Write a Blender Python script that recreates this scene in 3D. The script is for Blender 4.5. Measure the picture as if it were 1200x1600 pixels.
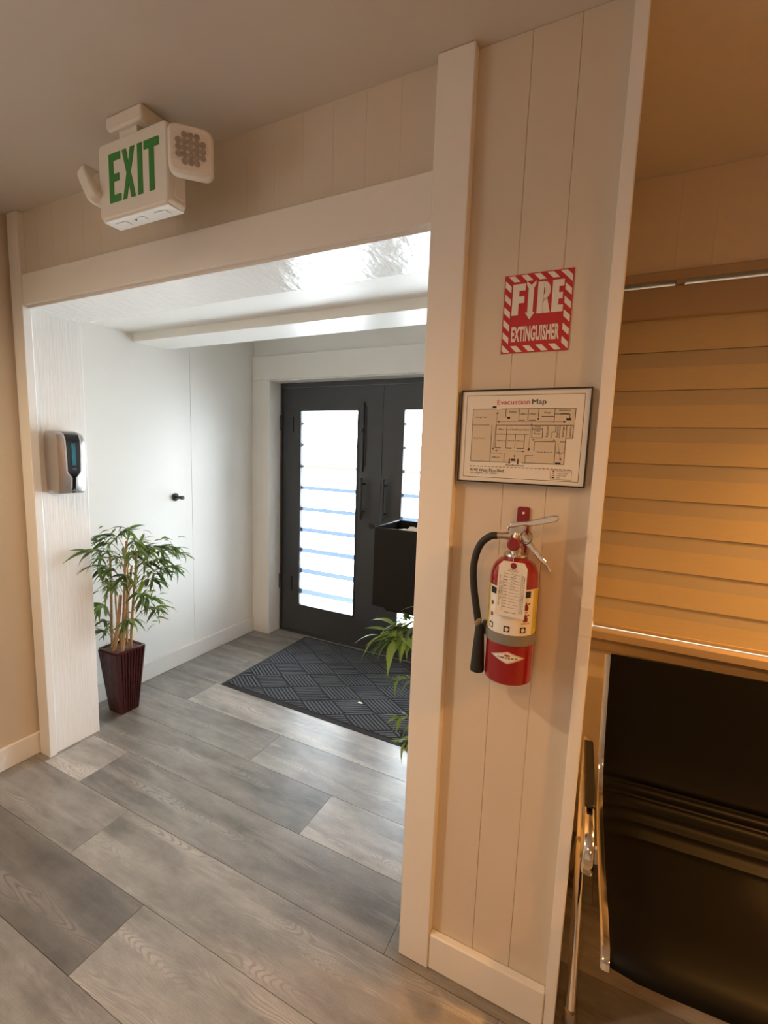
import bpy, bmesh, math, random
from mathutils import Matrix, Vector, Euler
for o in list(bpy.data.objects): bpy.data.objects.remove(o)
sc = bpy.context.scene
COL = sc.collection
PI = math.pi

# ------------------------------------------------------------------ camera
cd = bpy.data.cameras.new('camera')
cam = bpy.data.objects.new('camera', cd); COL.objects.link(cam); sc.camera = cam
R = ((0.89496679, 0.44481121, 0.03431845), (0.08692749, -0.09841458, -0.99134177), (-0.43758221, 0.8902006, -0.12674402))
right, up, back = Vector(R[0]), -Vector(R[1]), -Vector(R[2])
mw = Matrix((right, up, back)).transposed().to_4x4(); mw.translation = (0, 0, 1.5)
cam.matrix_world = mw
cd.sensor_fit = 'VERTICAL'; cd.sensor_height = 36; cd.lens = 36*718.13/1600; cd.clip_start = .02

# ------------------------------------------------------------------ world, light, exposure
DAY = 13.5            # radiance of the frosted, sun-lit glass
w = bpy.data.worlds.new('sky'); sc.world = w; w.use_nodes = True
nt = w.node_tree; bg = nt.nodes['Background']
sky = nt.nodes.new('ShaderNodeTexSky'); sky.sky_type = 'NISHITA'; sky.sun_disc = False
sky.sun_elevation = math.radians(50); sky.sun_rotation = math.radians(200)
nt.links.new(sky.outputs[0], bg.inputs[0]); bg.inputs[1].default_value = .38
vs = sc.view_settings; vs.view_transform = 'Standard'; vs.look = 'None'; vs.gamma = 1; vs.use_curve_mapping = False
vs.exposure = 0.5
WARM = (1.0, .45, .11)
# ceiling downlights: (x, y, power, cone degrees, blend, colour) - the lamps are built with their fittings below
DOWNLIGHTS = [(1.22, 1.42, 88, 104, .9, WARM), (1.75, .42, 32, 166, .45, WARM), (-1.65, -.10, 25, 160, .7, (1.0, .74, .48)), (1.3, -1.5, 12, 150, .8, WARM), (-.15, -1.0, 11, 166, .45, WARM)]  # left-wall and behind-viewer lamps added as fill for casing, header and pillar
REAR_FILL = 1.6  # radiance of the added daylight fill in the left wall

# ------------------------------------------------------------------ materials
MATS = {}
def mat(name, col, rough=.5, metal=0, spec=.5, bump=None, var=0, vscale=8, coat=0, emit=None, estr=0, trans=0, stretch=(1,1,1), sheen=0):
    if name in MATS: return MATS[name]
    m = bpy.data.materials.new(name); m.use_nodes = True; t = m.node_tree; b = t.nodes['Principled BSDF']
    b.inputs['Base Color'].default_value = (*col, 1); b.inputs['Roughness'].default_value = rough
    b.inputs['Metallic'].default_value = metal; b.inputs['Specular IOR Level'].default_value = spec
    b.inputs['Coat Weight'].default_value = coat; b.inputs['Coat Roughness'].default_value = .08
    if sheen: b.inputs['Sheen Weight'].default_value = sheen
    if trans: b.inputs['Transmission Weight'].default_value = trans
    if emit: b.inputs['Emission Color'].default_value = (*emit, 1); b.inputs['Emission Strength'].default_value = estr
    tc = t.nodes.new('ShaderNodeTexCoord'); mp = t.nodes.new('ShaderNodeMapping')
    t.links.new(tc.outputs['Object'], mp.inputs[0]); mp.inputs['Scale'].default_value = stretch
    n = t.nodes.new('ShaderNodeTexNoise'); n.inputs['Scale'].default_value = vscale; n.inputs['Detail'].default_value = 4
    t.links.new(mp.outputs[0], n.inputs['Vector'])
    if var:
        mx = t.nodes.new('ShaderNodeMix'); mx.data_type = 'RGBA'
        mx.inputs[6].default_value = (*[c*(1-var) for c in col], 1); mx.inputs[7].default_value = (*[min(1, c*(1+var)) for c in col], 1)
        t.links.new(n.outputs[0], mx.inputs[0]); t.links.new(mx.outputs[2], b.inputs['Base Color'])
    if bump:
        sc_, st, di = bump
        n2 = t.nodes.new('ShaderNodeTexNoise'); n2.inputs['Scale'].default_value = sc_; n2.inputs['Detail'].default_value = 5
        t.links.new(mp.outputs[0], n2.inputs['Vector'])
        bp = t.nodes.new('ShaderNodeBump'); bp.inputs['Strength'].default_value = st; bp.inputs['Distance'].default_value = di
        t.links.new(n2.outputs[0], bp.inputs['Height']); t.links.new(bp.outputs[0], b.inputs['Normal'])
    MATS[name] = m; return m

WALL = mat('wall_paint', (.69, .605, .49), .55, var=.03, vscale=3, bump=(220, .06, .002))
WHITE = mat('trim_paint', (.85, .82, .765), .38, var=.02, vscale=4, bump=(140, .06, .002))
VWALL = mat('vestibule_paint', (.85, .825, .775), .5, var=.02, vscale=2, bump=(160, .05, .002))
JAMB = mat('rough_sawn_paint', (.85, .83, .79), .38, bump=(62, .28, .004), stretch=(1.6, 1.6, .10), var=.03, vscale=12)
SOFFIT = mat('brushed_gloss_paint', (.80, .78, .74), .24, bump=(34, .5, .006), stretch=(1.0, .45, 1), spec=.6)
CEIL = mat('ceiling_paint', (.63, .60, .56), .6, var=.03, vscale=2, bump=(180, .05, .002))
DARKDOOR = mat('charcoal_door_paint', (.055, .057, .061), .35, spec=.5, var=.1, vscale=5)
BLACK = mat('black_metal', (.014, .014, .015), .3, spec=.5)
BLACKM = mat('black_matte', (.006, .0055, .005), .5, spec=.3)
RUBBER = mat('black_rubber', (.018, .018, .019), .5, bump=(300, .2, .001))
CHROME = mat('chrome', (.78, .76, .72), .10, metal=1)
STEEL = mat('brushed_steel', (.62, .58, .52), .28, metal=1)
BRASSY = mat('worn_steel_ferrule', (.55, .47, .36), .3, metal=1)
RED = mat('red_enamel', (.29, .006, .008), .22, coat=.6)
REDP = mat('red_print', (.50, .018, .030), .45)
DRED = mat('dark_red_plastic', (.22, .015, .02), .4)
PAPER = mat('white_print', (.80, .77, .70), .5)
GREEN = mat('exit_green', (.030, .235, .030), .5)
PLASTIC = mat('ivory_plastic', (.78, .74, .66), .42)
PLASTIC2 = mat('white_plastic', (.82, .82, .78), .4)
INK = mat('black_ink', (.018, .016, .015), .6)
BROWNINK = mat('brown_ink', (.20, .09, .06), .6)
TAN = mat('map_tan', (.66, .58, .45), .6)
YELLOW = mat('yellow_print', (.62, .50, .05), .5)
BAND = mat('grey_strap', (.26, .25, .22), .4, metal=.3)
SILVER = mat('silver_plastic', (.46, .44, .43), .28, metal=.75)
SILVERD = mat('pearl_plastic', (.72, .72, .71), .25, metal=.2)
SMOKE = mat('smoked_plastic', (.012, .013, .016), .12)
TEAL = mat('teal_window', (.02, .16, .21), .15, var=.4, vscale=120)
POT = mat('oxblood_lacquer', (.055, .009, .011), .28, var=.35, vscale=30, coat=.3)
SOIL = mat('moss_soil', (.20, .13, .10), .95, var=.5, vscale=120, bump=(150, 1, .01))
CANE = mat('bamboo_cane', (.42, .25, .11), .5, var=.35, vscale=25)
TWIG = mat('green_twig', (.20, .19, .06), .6)
LEATHER = mat('black_leather', (.003, .0026, .0022), .48, spec=.11, bump=(260, .12, .001))
BLINDA = mat('blind_solid_weave', (.45, .395, .30), .75, stretch=(1, 1, 60), vscale=14, var=.06)
BLINDB = mat('blind_satin_weave', (.53, .44, .275), .45, stretch=(1, 1, 60), vscale=14, var=.12)
VAL = mat('blind_cassette', (.42, .33, .23), .6)
MATC = mat('mat_carpet', (.082, .088, .105), .95, var=.3, vscale=160)
MATB = mat('mat_backing', (.030, .032, .038), .9, var=.2, vscale=90)
LENS = mat('clear_lens', (.86, .84, .80), .15, spec=.7)
LEDM = mat('led_reflector', (.42, .36, .31), .25, metal=.5, var=.6, vscale=130)

def leaf_mat(name, c, c2):
    m = bpy.data.materials.new(name); m.use_nodes = True; t = m.node_tree
    b = t.nodes['Principled BSDF']; out = t.nodes['Material Output']
    oi = t.nodes.new('ShaderNodeObjectInfo'); mx = t.nodes.new('ShaderNodeMix'); mx.data_type = 'RGBA'
    mx.inputs[6].default_value = (*c, 1); mx.inputs[7].default_value = (*c2, 1)
    t.links.new(oi.outputs['Random'], mx.inputs[0]); t.links.new(mx.outputs[2], b.inputs['Base Color'])
    b.inputs['Roughness'].default_value = .42
    tr = t.nodes.new('ShaderNodeBsdfTranslucent'); t.links.new(mx.outputs[2], tr.inputs[0])
    ms = t.nodes.new('ShaderNodeMixShader'); ms.inputs[0].default_value = .35
    t.links.new(b.outputs[0], ms.inputs[1]); t.links.new(tr.outputs[0], ms.inputs[2]); t.links.new(ms.outputs[0], out.inputs[0])
    return m
LEAF = leaf_mat('bamboo_leaf', (.030, .075, .022), (.17, .26, .07))
LEAF2 = leaf_mat('bamboo_leaf_light', (.10, .20, .03), (.25, .36, .06))

def glow(name, col, s):
    m = bpy.data.materials.new(name); m.use_nodes = True; b = m.node_tree.nodes['Principled BSDF']
    b.inputs['Base Color'].default_value = (.8, .8, .8, 1); b.inputs['Roughness'].default_value = .3
    b.inputs['Emission Color'].default_value = (*col, 1); b.inputs['Emission Strength'].default_value = s
    return m
FROST = glow('frosted_daylit_glass', (.95, .975, 1.0), DAY)
WINGLOW = glow('daylit_window_glass', (.92, .96, 1.0), 5.0)
FILLGLOW = glow('added_daylight_fill_glass', (.95, .97, 1.0), REAR_FILL)  # glow for the added fill pane
LAMPGLOW = glow('lamp_diffuser', WARM, 6)

def glass_mat():
    m = bpy.data.materials.new('clear_glass'); m.use_nodes = True; t = m.node_tree; out = t.nodes['Material Output']
    tr = t.nodes.new('ShaderNodeBsdfTransparent'); gl = t.nodes.new('ShaderNodeBsdfGlossy'); gl.inputs['Roughness'].default_value = .02
    fr = t.nodes.new('ShaderNodeFresnel'); fr.inputs[0].default_value = 1.45; ms = t.nodes.new('ShaderNodeMixShader')
    tr.inputs[0].default_value = (.92, .96, .98, 1)
    t.links.new(fr.outputs[0], ms.inputs[0]); t.links.new(tr.outputs[0], ms.inputs[1]); t.links.new(gl.outputs[0], ms.inputs[2]); t.links.new(ms.outputs[0], out.inputs[0])
    return m
GLASS = glass_mat()

def floor_mat():
    m = bpy.data.materials.new('grey_vinyl_plank'); m.use_nodes = True; t = m.node_tree; b = t.nodes['Principled BSDF']; L = t.links.new
    N = lambda k: t.nodes.new('ShaderNode'+k)
    def math_(op, a, bb=None):
        n = N('Math'); n.operation = op
        for i, v in enumerate((a, bb)):
            if v is None: continue
            if isinstance(v, (int, float)): n.inputs[i].default_value = v
            else: L(v, n.inputs[i])
        return n.outputs[0]
    def noise(vec, scale, det=4, rough=.55):
        n = N('TexNoise'); n.inputs['Scale'].default_value = scale; n.inputs['Detail'].default_value = det; n.inputs['Roughness'].default_value = rough
        L(vec, n.inputs['Vector']); return n.outputs[0]
    tc = N('TexCoord'); oi = N('ObjectInfo')
    off = N('CombineXYZ'); L(math_('MULTIPLY', oi.outputs['Random'], 37.0), off.inputs[0]); L(math_('MULTIPLY', oi.outputs['Random'], 91.0), off.inputs[1])
    add = N('VectorMath'); add.operation = 'ADD'; L(tc.outputs['Object'], add.inputs[0]); L(off.outputs[0], add.inputs[1])
    def mapped(s):
        mp = N('Mapping'); mp.inputs['Scale'].default_value = s; L(add.outputs[0], mp.inputs[0]); return mp.outputs[0]
    big = noise(mapped((1.1, 5.5, 1)), 1.6, 3)
    blot = noise(mapped((2.4, 5, 1)), 3.0, 5, .62)
    fine = noise(mapped((9, 160, 1)), 2.0, 3)
    grit = noise(mapped((38, 60, 1)), 4.0, 4, .7)
    # cathedral growth rings: contour lines of a stretched noise field
    field = noise(mapped((.80, 5.2, 1)), 1.6, 2.2, .38)
    ring = math_('SINE', math_('MULTIPLY', field, 340.0))
    wob = math_('MULTIPLY', noise(mapped((10, 60, 1)), 3, 3), 1.5)
    ring = math_('ADD', ring, math_('SUBTRACT', wob, .75))
    rr = N('MapRange'); rr.inputs[1].default_value = .15; rr.inputs[2].default_value = .95; L(ring, rr.inputs[0])
    msk = N('MapRange'); msk.inputs[1].default_value = .50; msk.inputs[2].default_value = .64; L(noise(mapped((.75, 8, 1)), 1.9, 4, .6), msk.inputs[0])
    ramp = N('ValToRGB'); e = ramp.color_ramp.elements
    e[0].position = .34; e[0].color = (.130, .119, .107, 1); e[1].position = .68; e[1].color = (.340, .316, .288, 1)
    mixv = math_('ADD', math_('MULTIPLY', big, .55), math_('MULTIPLY', blot, .45)); L(mixv, ramp.inputs[0])
    # pale worn streaks carrying the rings
    pale = N('Mix'); pale.data_type = 'RGBA'; pale.inputs[7].default_value = (.47, .43, .385, 1); L(ramp.outputs[0], pale.inputs[6])
    L(math_('MULTIPLY', msk.outputs[0], .50), pale.inputs[0])
    dark = N('Mix'); dark.data_type = 'RGBA'; dark.inputs[7].default_value = (.125, .112, .100, 1); L(pale.outputs[2], dark.inputs[6])
    L(math_('MULTIPLY', math_('MULTIPLY', rr.outputs[0], math_('ADD', math_('MULTIPLY', msk.outputs[0], .60), .07)), .85), dark.inputs[0])
    g = N('Mix'); g.data_type = 'RGBA'; g.blend_type = 'MULTIPLY'; g.inputs[0].default_value = 1
    gv = math_('ADD', math_('ADD', math_('MULTIPLY', fine, .34), math_('MULTIPLY', grit, .42)), .62)
    cb = N('CombineColor'); [L(gv, cb.inputs[i]) for i in range(3)]
    L(dark.outputs[2], g.inputs[6]); L(cb.outputs[0], g.inputs[7])
    g2 = N('Mix'); g2.data_type = 'RGBA'; g2.blend_type = 'MULTIPLY'; g2.inputs[0].default_value = 1
    L(g.outputs[2], g2.inputs[6]); L(oi.outputs['Color'], g2.inputs[7]); L(g2.outputs[2], b.inputs['Base Color'])
    b.inputs['Roughness'].default_value = .31; b.inputs['Specular IOR Level'].default_value = .9
    bp = N('Bump'); bp.inputs['Strength'].default_value = .12; bp.inputs['Distance'].default_value = .002
    L(math_('ADD', math_('MULTIPLY', rr.outputs[0], -.3), fine), bp.inputs['Height']); L(bp.outputs[0], b.inputs['Normal'])
    return m
FLOORM = floor_mat()
SUB = mat('plank_joint', (.05, .045, .04), .8)
ASPHALT = mat('pale_pavement', (.42, .46, .52), .8, var=.08, vscale=3)

# ------------------------------------------------------------------ mesh helpers
def box(bm, x0, x1, y0, y1, z0, z1):
    v = [bm.verts.new(p) for p in ((x0,y0,z0),(x1,y0,z0),(x1,y1,z0),(x0,y1,z0),(x0,y0,z1),(x1,y0,z1),(x1,y1,z1),(x0,y1,z1))]
    for f in ((0,3,2,1),(4,5,6,7),(0,1,5,4),(1,2,6,5),(2,3,7,6),(3,0,4,7)): bm.faces.new([v[i] for i in f])
def B(*a):
    bm = bmesh.new()
    for q in (a if isinstance(a[0], tuple) else (a,)): box(bm, *q)
    return bm
def lathe(prof, seg=40, axis='z', cx=0, cy=0, cz=0):
    bm = bmesh.new(); rings = []
    for r, h in prof:
        ring = []
        for k in range(seg):
            a = 2*PI*k/seg; c, s = r*math.cos(a), r*math.sin(a)
            p = {'z': (c, s, h), 'y': (c, h, -s), 'x': (h, c, s)}[axis]
            ring.append(bm.verts.new((p[0]+cx, p[1]+cy, p[2]+cz)))
        rings.append(ring)
    for a, b in zip(rings, rings[1:]):
        for k in range(seg): bm.faces.new((a[k], a[(k+1) % seg], b[(k+1) % seg], b[k]))
    bm.faces.new(list(reversed(rings[0]))); bm.faces.new(rings[-1])
    bmesh.ops.recalc_face_normals(bm, faces=bm.faces); return bm
def smooth_path(pts, n=8):
    P = [Vector(p) for p in pts]; out = []
    for i in range(len(P)-1):
        p0, p1, p2, p3 = P[max(i-1,0)], P[i], P[i+1], P[min(i+2, len(P)-1)]
        for k in range(n):
            t = k/n
            out.append(.5*((2*p1)+(p2-p0)*t+(2*p0-5*p1+4*p2-p3)*t*t+(3*p1-p0-3*p2+p3)*t**3))
    out.append(P[-1]); return out
def tube(pts, r, seg=12, bm=None, flat=None):
    """round (or flat: (half width along x, half height)) tube along a path"""
    bm = bm or bmesh.new(); pts = [Vector(p) for p in pts]; rings = []
    nrm = None
    for i, p in enumerate(pts):
        d = (pts[min(i+1, len(pts)-1)]-pts[max(i-1, 0)]).normalized()
        if nrm is None:
            nrm = d.orthogonal().normalized() if not flat else Vector((1,0,0))
        nrm = (nrm-d*nrm.dot(d)).normalized(); bi = d.cross(nrm)
        rr = r[i] if isinstance(r, (list, tuple)) else r
        ring = []
        for k in range(seg):
            a = 2*PI*k/seg
            if flat:
                c, s = math.cos(a), math.sin(a)
                c = math.copysign(abs(c)**.5, c)*flat[0]; s = math.copysign(abs(s)**.5, s)*flat[1]
            else: c, s = rr*math.cos(a), rr*math.sin(a)
            ring.append(bm.verts.new(p+nrm*c+bi*s))
        rings.append(ring)
    for a, b in zip(rings, rings[1:]):
        for k in range(seg): bm.faces.new((a[k], a[(k+1) % seg], b[(k+1) % seg], b[k]))
    bm.faces.new(list(reversed(rings[0]))); bm.faces.new(rings[-1])
    bmesh.ops.recalc_face_normals(bm, faces=bm.faces); return bm
def prism(poly, d0, d1, plane='xz', bm=None):
    """extrude a 2-D outline: plane xz -> thickness along y, yz -> along x, xy -> along z"""
    bm = bm or bmesh.new()
    f = {'xz': lambda u, v, d: (u, d, v), 'yz': lambda u, v, d: (d, u, v), 'xy': lambda u, v, d: (u, v, d)}[plane]
    a = [bm.verts.new(f(u, v, d0)) for u, v in poly]; b = [bm.verts.new(f(u, v, d1)) for u, v in poly]
    n = len(poly)
    bm.faces.new(a); bm.faces.new(list(reversed(b)))
    for k in range(n): bm.faces.new((a[k], b[k], b[(k+1) % n], a[(k+1) % n]))
    bmesh.ops.recalc_face_normals(bm, faces=bm.faces); return bm
def rrect(x0, x1, y0, y1, r, n=5):
    out = []
    for cx, cy, a0 in ((x1-r, y1-r, 0), (x0+r, y1-r, PI/2), (x0+r, y0+r, PI), (x1-r, y0+r, 1.5*PI)):
        for k in range(n+1):
            a = a0+PI/2*k/n; out.append((cx+r*math.cos(a), cy+r*math.sin(a)))
    return out
def obj(name, bm, m, parent=None, smooth=False, bevel=0, loc=None, bseg=2):
    me = bpy.data.meshes.new(name); bm.to_mesh(me); bm.free(); me.materials.append(m)
    if smooth:
        for p in me.polygons: p.use_smooth = True
        me.set_sharp_from_angle(angle=math.radians(35))
    o = bpy.data.objects.new(name, me); COL.objects.link(o)
    if parent: o.parent = parent
    if loc: o.location = loc
    if bevel:
        md = o.modifiers.new('bevel', 'BEVEL'); md.width = bevel; md.segments = bseg; md.limit_method = 'ANGLE'; md.angle_limit = math.radians(40)
        if not smooth:
            for p in me.polygons: p.use_smooth = True
            me.set_sharp_from_angle(angle=math.radians(30))
    return o
def thing(name, label, cat, loc=(0,0,0), rotz=0, group=None):
    o = bpy.data.objects.new(name, None); COL.objects.link(o); o.empty_display_size = .05
    o.location = loc; o.rotation_euler = (0, 0, rotz); o['label'] = label; o['category'] = cat
    if group: o['group'] = group
    return o
def tag(o, label, cat): o['label'] = label; o['category'] = cat; return o
def struct(name, bm, m, label=None, bevel=0, parent=None):
    o = obj(name, bm, m, parent, bevel=bevel)
    if parent is None: o['kind'] = 'structure'
    if label: o['label'] = label; 
    return o

# flat print on a plane facing -y: list of polygons (u, v) at depth y
def flat(polys, y, bm=None):
    bm = bm or bmesh.new()
    for p in polys:
        f = bm.faces.new([bm.verts.new((u, y, v)) for u, v in p]); f.normal_update()
        if f.normal.y > 0: f.normal_flip()
    return bm
def rect(x0, x1, z0, z1): return [(x0,z0),(x1,z0),(x1,z1),(x0,z1)]
def line(p, q, wd):
    p, q = Vector(p), Vector(q); d = (q-p).normalized(); n = Vector((-d.y, d.x))*wd/2
    return [tuple(p-n), tuple(q-n), tuple(q+n), tuple(p+n)]
def text_polys(s, x0, x1, z0, z1, bold=.0, spacing=1.0):
    """lettering fitted into a rectangle -> (verts2d, faces)"""
    c = bpy.data.curves.new('t', 'FONT'); c.body = s; c.size = 1; c.offset = bold; c.resolution_u = 3; c.fill_mode = 'FRONT'; c.space_character = spacing
    o = bpy.data.objects.new('t', c); COL.objects.link(o)
    dg = bpy.context.evaluated_depsgraph_get(); me = bpy.data.meshes.new_from_object(o.evaluated_get(dg))
    vs_ = [(v.co.x, v.co.y) for v in me.vertices]; fs = [tuple(p.vertices) for p in me.polygons]
    bpy.data.objects.remove(o); bpy.data.curves.remove(c); bpy.data.meshes.remove(me)
    ax, bx_ = min(v[0] for v in vs_), max(v[0] for v in vs_); ay, by = min(v[1] for v in vs_), max(v[1] for v in vs_)
    vs_ = [(x0+(v[0]-ax)/(bx_-ax)*(x1-x0), z0+(v[1]-ay)/(by-ay)*(z1-z0)) for v in vs_]
    return vs_, fs
def text_bm(s, x0, x1, z0, z1, y, bold=0, bm=None, wrap=None, spacing=1.0, rot=False):
    bm = bm or bmesh.new()
    if rot:   # reads upwards
        vs_, fs = text_polys(s, z0, z1, -x1, -x0, bold, spacing); vs_ = [(-v, u) for u, v in vs_]
    else: vs_, fs = text_polys(s, x0, x1, z0, z1, bold, spacing)
    vv = [bm.verts.new(wrap(u, v) if wrap else (u, y, v)) for u, v in vs_]
    for f in fs:
        try: bm.faces.new([vv[i] for i in f])
        except ValueError: pass
    return bm

# ================================================================== SETTING
WY = 1.155          # face of the panelled wall
# --- floor
fl = struct('floor', B(-2.75, 2.8, -3.0, 3.02, -.08, -.006), SUB, 'grey wood-look plank floor')
random.seed(4)
rows = {   # row index -> (butt joint x, {plank index: brightness})
  0: (-1.257, (.54, 1.05)), 1: (-1.668, (.90, 1.03)), 2: (-2.012, (1.35, .84)), 3: (-.982, (.80, 1.45)), 4: (-1.455, (.95, 1.12)), 5: (-2.158, (.90, 1.35)), -1: (-2.05, (.8, .95)),  # right planks just inside the opening also lightened to carry the door glare
  6: (-1.30, (.95, 1.1)), 7: (-2.2, (1.0, .9)), 8: (-1.9, (.85, 1.1)), 9: (-1.2, (1, .9))}
PW, PL, Y0 = .2355, 1.52, .632
for r in range(-15, 11):
    y0 = Y0+PW*r; y1 = min(y0+PW, 3.02)
    if y0 >= 3.0: break
    bx, br = rows.get(r, (-2.4+random.random()*1.5, (random.uniform(.8, 1.1), random.uniform(.8, 1.15))))
    edges = sorted([bx+PL*k for k in range(-4, 6)] + ([-2.285] if r == 2 else []))
    k = 0
    for a, b_ in zip(edges, edges[1:]):
        if b_ <= -2.74 or a >= 2.79: continue
        a, b_ = max(a, -2.74), min(b_, 2.79)
        if b_-a < .02: continue
        g = .0008; cx, cy = (a+b_)/2, (y0+y1)/2
        p = obj('plank', B(a-cx+g, b_-cx-g, y0-cy+g, y1-cy-g, -.006, 0), FLOORM, fl, loc=(cx, cy, 0))
        v = br[0] if b_ <= bx+.01 else (br[1] if a < bx+.01 else random.uniform(.85, 1.15))
        if r == 2 and b_ < -2.2: v = .8
        p.color = (v, v*.995, v*.985, 1)
struct('ground', B(-14, 14, 3.06, 26, -.16, -.06), ASPHALT)

# --- ceilings
struct('ceiling', B(-2.45, 2.85, -3.05, 1.95, 2.44, 2.54), CEIL)
struct('ceiling', B((-2.62, -.40, 1.377, 1.84, 2.14, 2.30), (-2.62, -.40, 2.05, 3.0, 2.40, 2.44)), VWALL)
struct('trim_1', B(-2.575, -.415, 1.835, 2.055, 2.095, 2.40), WHITE, 'white boxed beam across the vestibule ceiling', bevel=.003)

# --- front wall: backing plus grooved boards
wf = struct('wall_front', B(-.415, -.035, 1.165, 1.95, 0, 2.44), WALL)
wh = struct('wall_front', B(-2.32, -.415, 1.165, 1.377, 2.085, 2.44), WALL)
struct('wall_front', B(-2.60, -2.32, 1.165, 1.377, 0, 2.44), WALL)
edges = [-.035, -.138, -.24, -.365]
for a, b_ in zip(edges[1:], edges): obj('board', B(a, b_, WY, 1.165, 0, 2.44), WALL, wf, bevel=.0018)
x = -.455   # boards above the header
while x > -2.37:
    a = max(x-.102, -2.37); obj('board', B(a, x, WY, 1.165, 2.10, 2.44), WALL, wh, bevel=.0006); x -= .102
struct('trim_2', B(-2.366, -2.287, 1.130, 1.165, 0, 2.439), WHITE, bevel=.003)                      # left casing
struct('trim_3', B(-.455, -.362, 1.128, 1.165, 0, 2.439), WHITE, bevel=.003)                        # right casing
struct('trim_4', B(-2.287, -.455, 1.134, 1.165, 2.068, 2.19), WHITE, bevel=.003)                    # header board
struct('trim_5', B(-2.32, -2.300, 1.150, 1.377, 0, 2.066), JAMB, 'rough-sawn white jamb of the opening', bevel=.002)
struct('trim_6', B(-2.300, -.455, 1.150, 1.382, 2.058, 2.085), SOFFIT, 'glossy brushed white soffit of the header', bevel=.002)
struct('trim_7', B(-.455, -.415, 1.165, 1.377, 0, 2.07), JAMB, bevel=.002)
struct('trim_8', B(-.040, -.012, 1.136, 1.20, 0, 2.439), WHITE, bevel=.002)                         # corner strip of the pillar
struct('baseboard_front', B(-.362, -.040, 1.132, WY, 0, .112), WHITE, bevel=.004)
# --- main room shell
struct('wall_left', B((-2.47, -2.39, -3.0, -1.5, 0, 2.44), (-2.47, -2.39, -.2, 1.165, 0, 2.44), (-2.47, -2.39, -1.5, -.2, 0, .8), (-2.47, -2.39, -1.5, -.2, 2.1, 2.44)), WALL)
struct('baseboard_left', B(-2.39, -2.372, -3.0, 1.152, 0, .105), WHITE, bevel=.003)
struct('wall_right', B(2.8, 2.88, -3.0, 1.95, 0, 2.44), WALL)
struct('wall_rear', B(-2.47, 2.88, -3.1, -3.0, 0, 2.44), WALL)
w2 = struct('daylight_fill_pane', B(-2.455, -2.445, -1.5, -.2, .8, 2.1), FILLGLOW)  # added glowing pane out of view, cool daylight fill for the room
obj('window_frame', B((-2.45,-2.395,-1.5,-1.45,.8,2.1),(-2.45,-2.395,-.25,-.2,.8,2.1),(-2.45,-2.395,-1.45,-.25,.8,.85),(-2.45,-2.395,-1.45,-.25,2.05,2.1),(-2.45,-2.40,-.87,-.83,.85,2.05)), WHITE, w2)  # frame around the added fill pane
# --- alcove wall with the window behind the blind
ww = struct('wall_window', B((-.035, 2.8, 1.88, 1.98, 0, .838), (-.035, 2.8, 1.88, 1.98, 2.14, 2.44), (1.95, 2.8, 1.88, 1.98, .838, 2.14)), WALL)
x = .023-.102
k = 0
while x < 2.7:
    a, b_ = max(x, -.035), min(x+(.102 if k % 2 else .205), 2.8)
    obj('board', B(a, b_, 1.872, 1.88, 2.135, 2.44), WALL, ww, bevel=.0008); x = b_; k += 1
w1 = struct('window_1', B(-.03, 1.95, 1.952, 1.958, .868, 2.105), WINGLOW)
obj('window_frame', B((-.03,1.95,1.93,1.975,2.07,2.105),(-.03,1.95,1.93,1.975,.868,.90),(1.91,1.95,1.93,1.975,.90,2.07),(.93,.98,1.93,1.975,.90,2.07)), WHITE, w1)
struct('trim_9', B(-.035, 1.95, 1.862, 1.98, 2.105, 2.135), VAL, bevel=.002)           # window head
struct('trim_10', B(-.035, 1.98, 1.845, 1.98, .838, .868), VAL, bevel=.002)              # window stool
struct('trim_11', B(-.035, 1.95, 1.862, 1.88, .79, .838), VAL, bevel=.002)              # apron
# --- vestibule
vl = struct('wall_vestibule_left', B((-2.66, -2.578, 1.377, 3.02, 0, 2.44)), VWALL)
obj('panel', B(-2.578, -2.574, 1.377, 2.2365, .0, 2.44), VWALL, vl, bevel=.001)
obj('panel', B(-2.578, -2.574, 2.2385, 2.87, .0, 2.44), VWALL, vl, bevel=.001)
struct('baseboard_vestibule_left', B(-2.574, -2.558, 1.377, 2.83, 0, .118), WHITE, bevel=.004)
struct('wall_vestibule_right', B(-.415, -.33, 1.95, 3.02, 0, 2.44), VWALL)
struct('wall_vestibule_back', B((-2.578, -2.43, 2.85, 3.03, 0, 2.44), (-.565, -.415, 2.85, 3.03, 0, 2.44), (-2.43, -.565, 2.85, 3.03, 2.03, 2.44)), VWALL)
struct('trim_12', B(-2.574, -2.403, 2.828, 2.85, 0, 2.025), WHITE, bevel=.003)
struct('trim_13', B(-2.574, -.415, 2.828, 2.85, 2.025, 2.205), WHITE, bevel=.003)
struct('trim_14', B(-.592, -.415, 2.828, 2.85, 0, 2.025), WHITE, bevel=.003)
struct('trim_15', B((-2.43, -2.412, 2.845, 2.975, 0, 2.03), (-.583, -.565, 2.845, 2.975, 0, 2.03), (-2.412, -.583, 2.845, 2.975, 2.018, 2.03)), WHITE)
struct('trim_16', B((-2.43, -2.398, 2.975, 3.03, 0, 2.03), (-.60, -.565, 2.975, 3.03, 0, 2.03), (-2.398, -.60, 2.975, 3.03, 1.985, 2.03), (-2.398, -.60, 2.965, 3.03, 0, .012)), DARKDOOR)
SL = [1.708, 1.543, 1.374, 1.204, 1.034, .865, .697, .524, .350]
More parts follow.
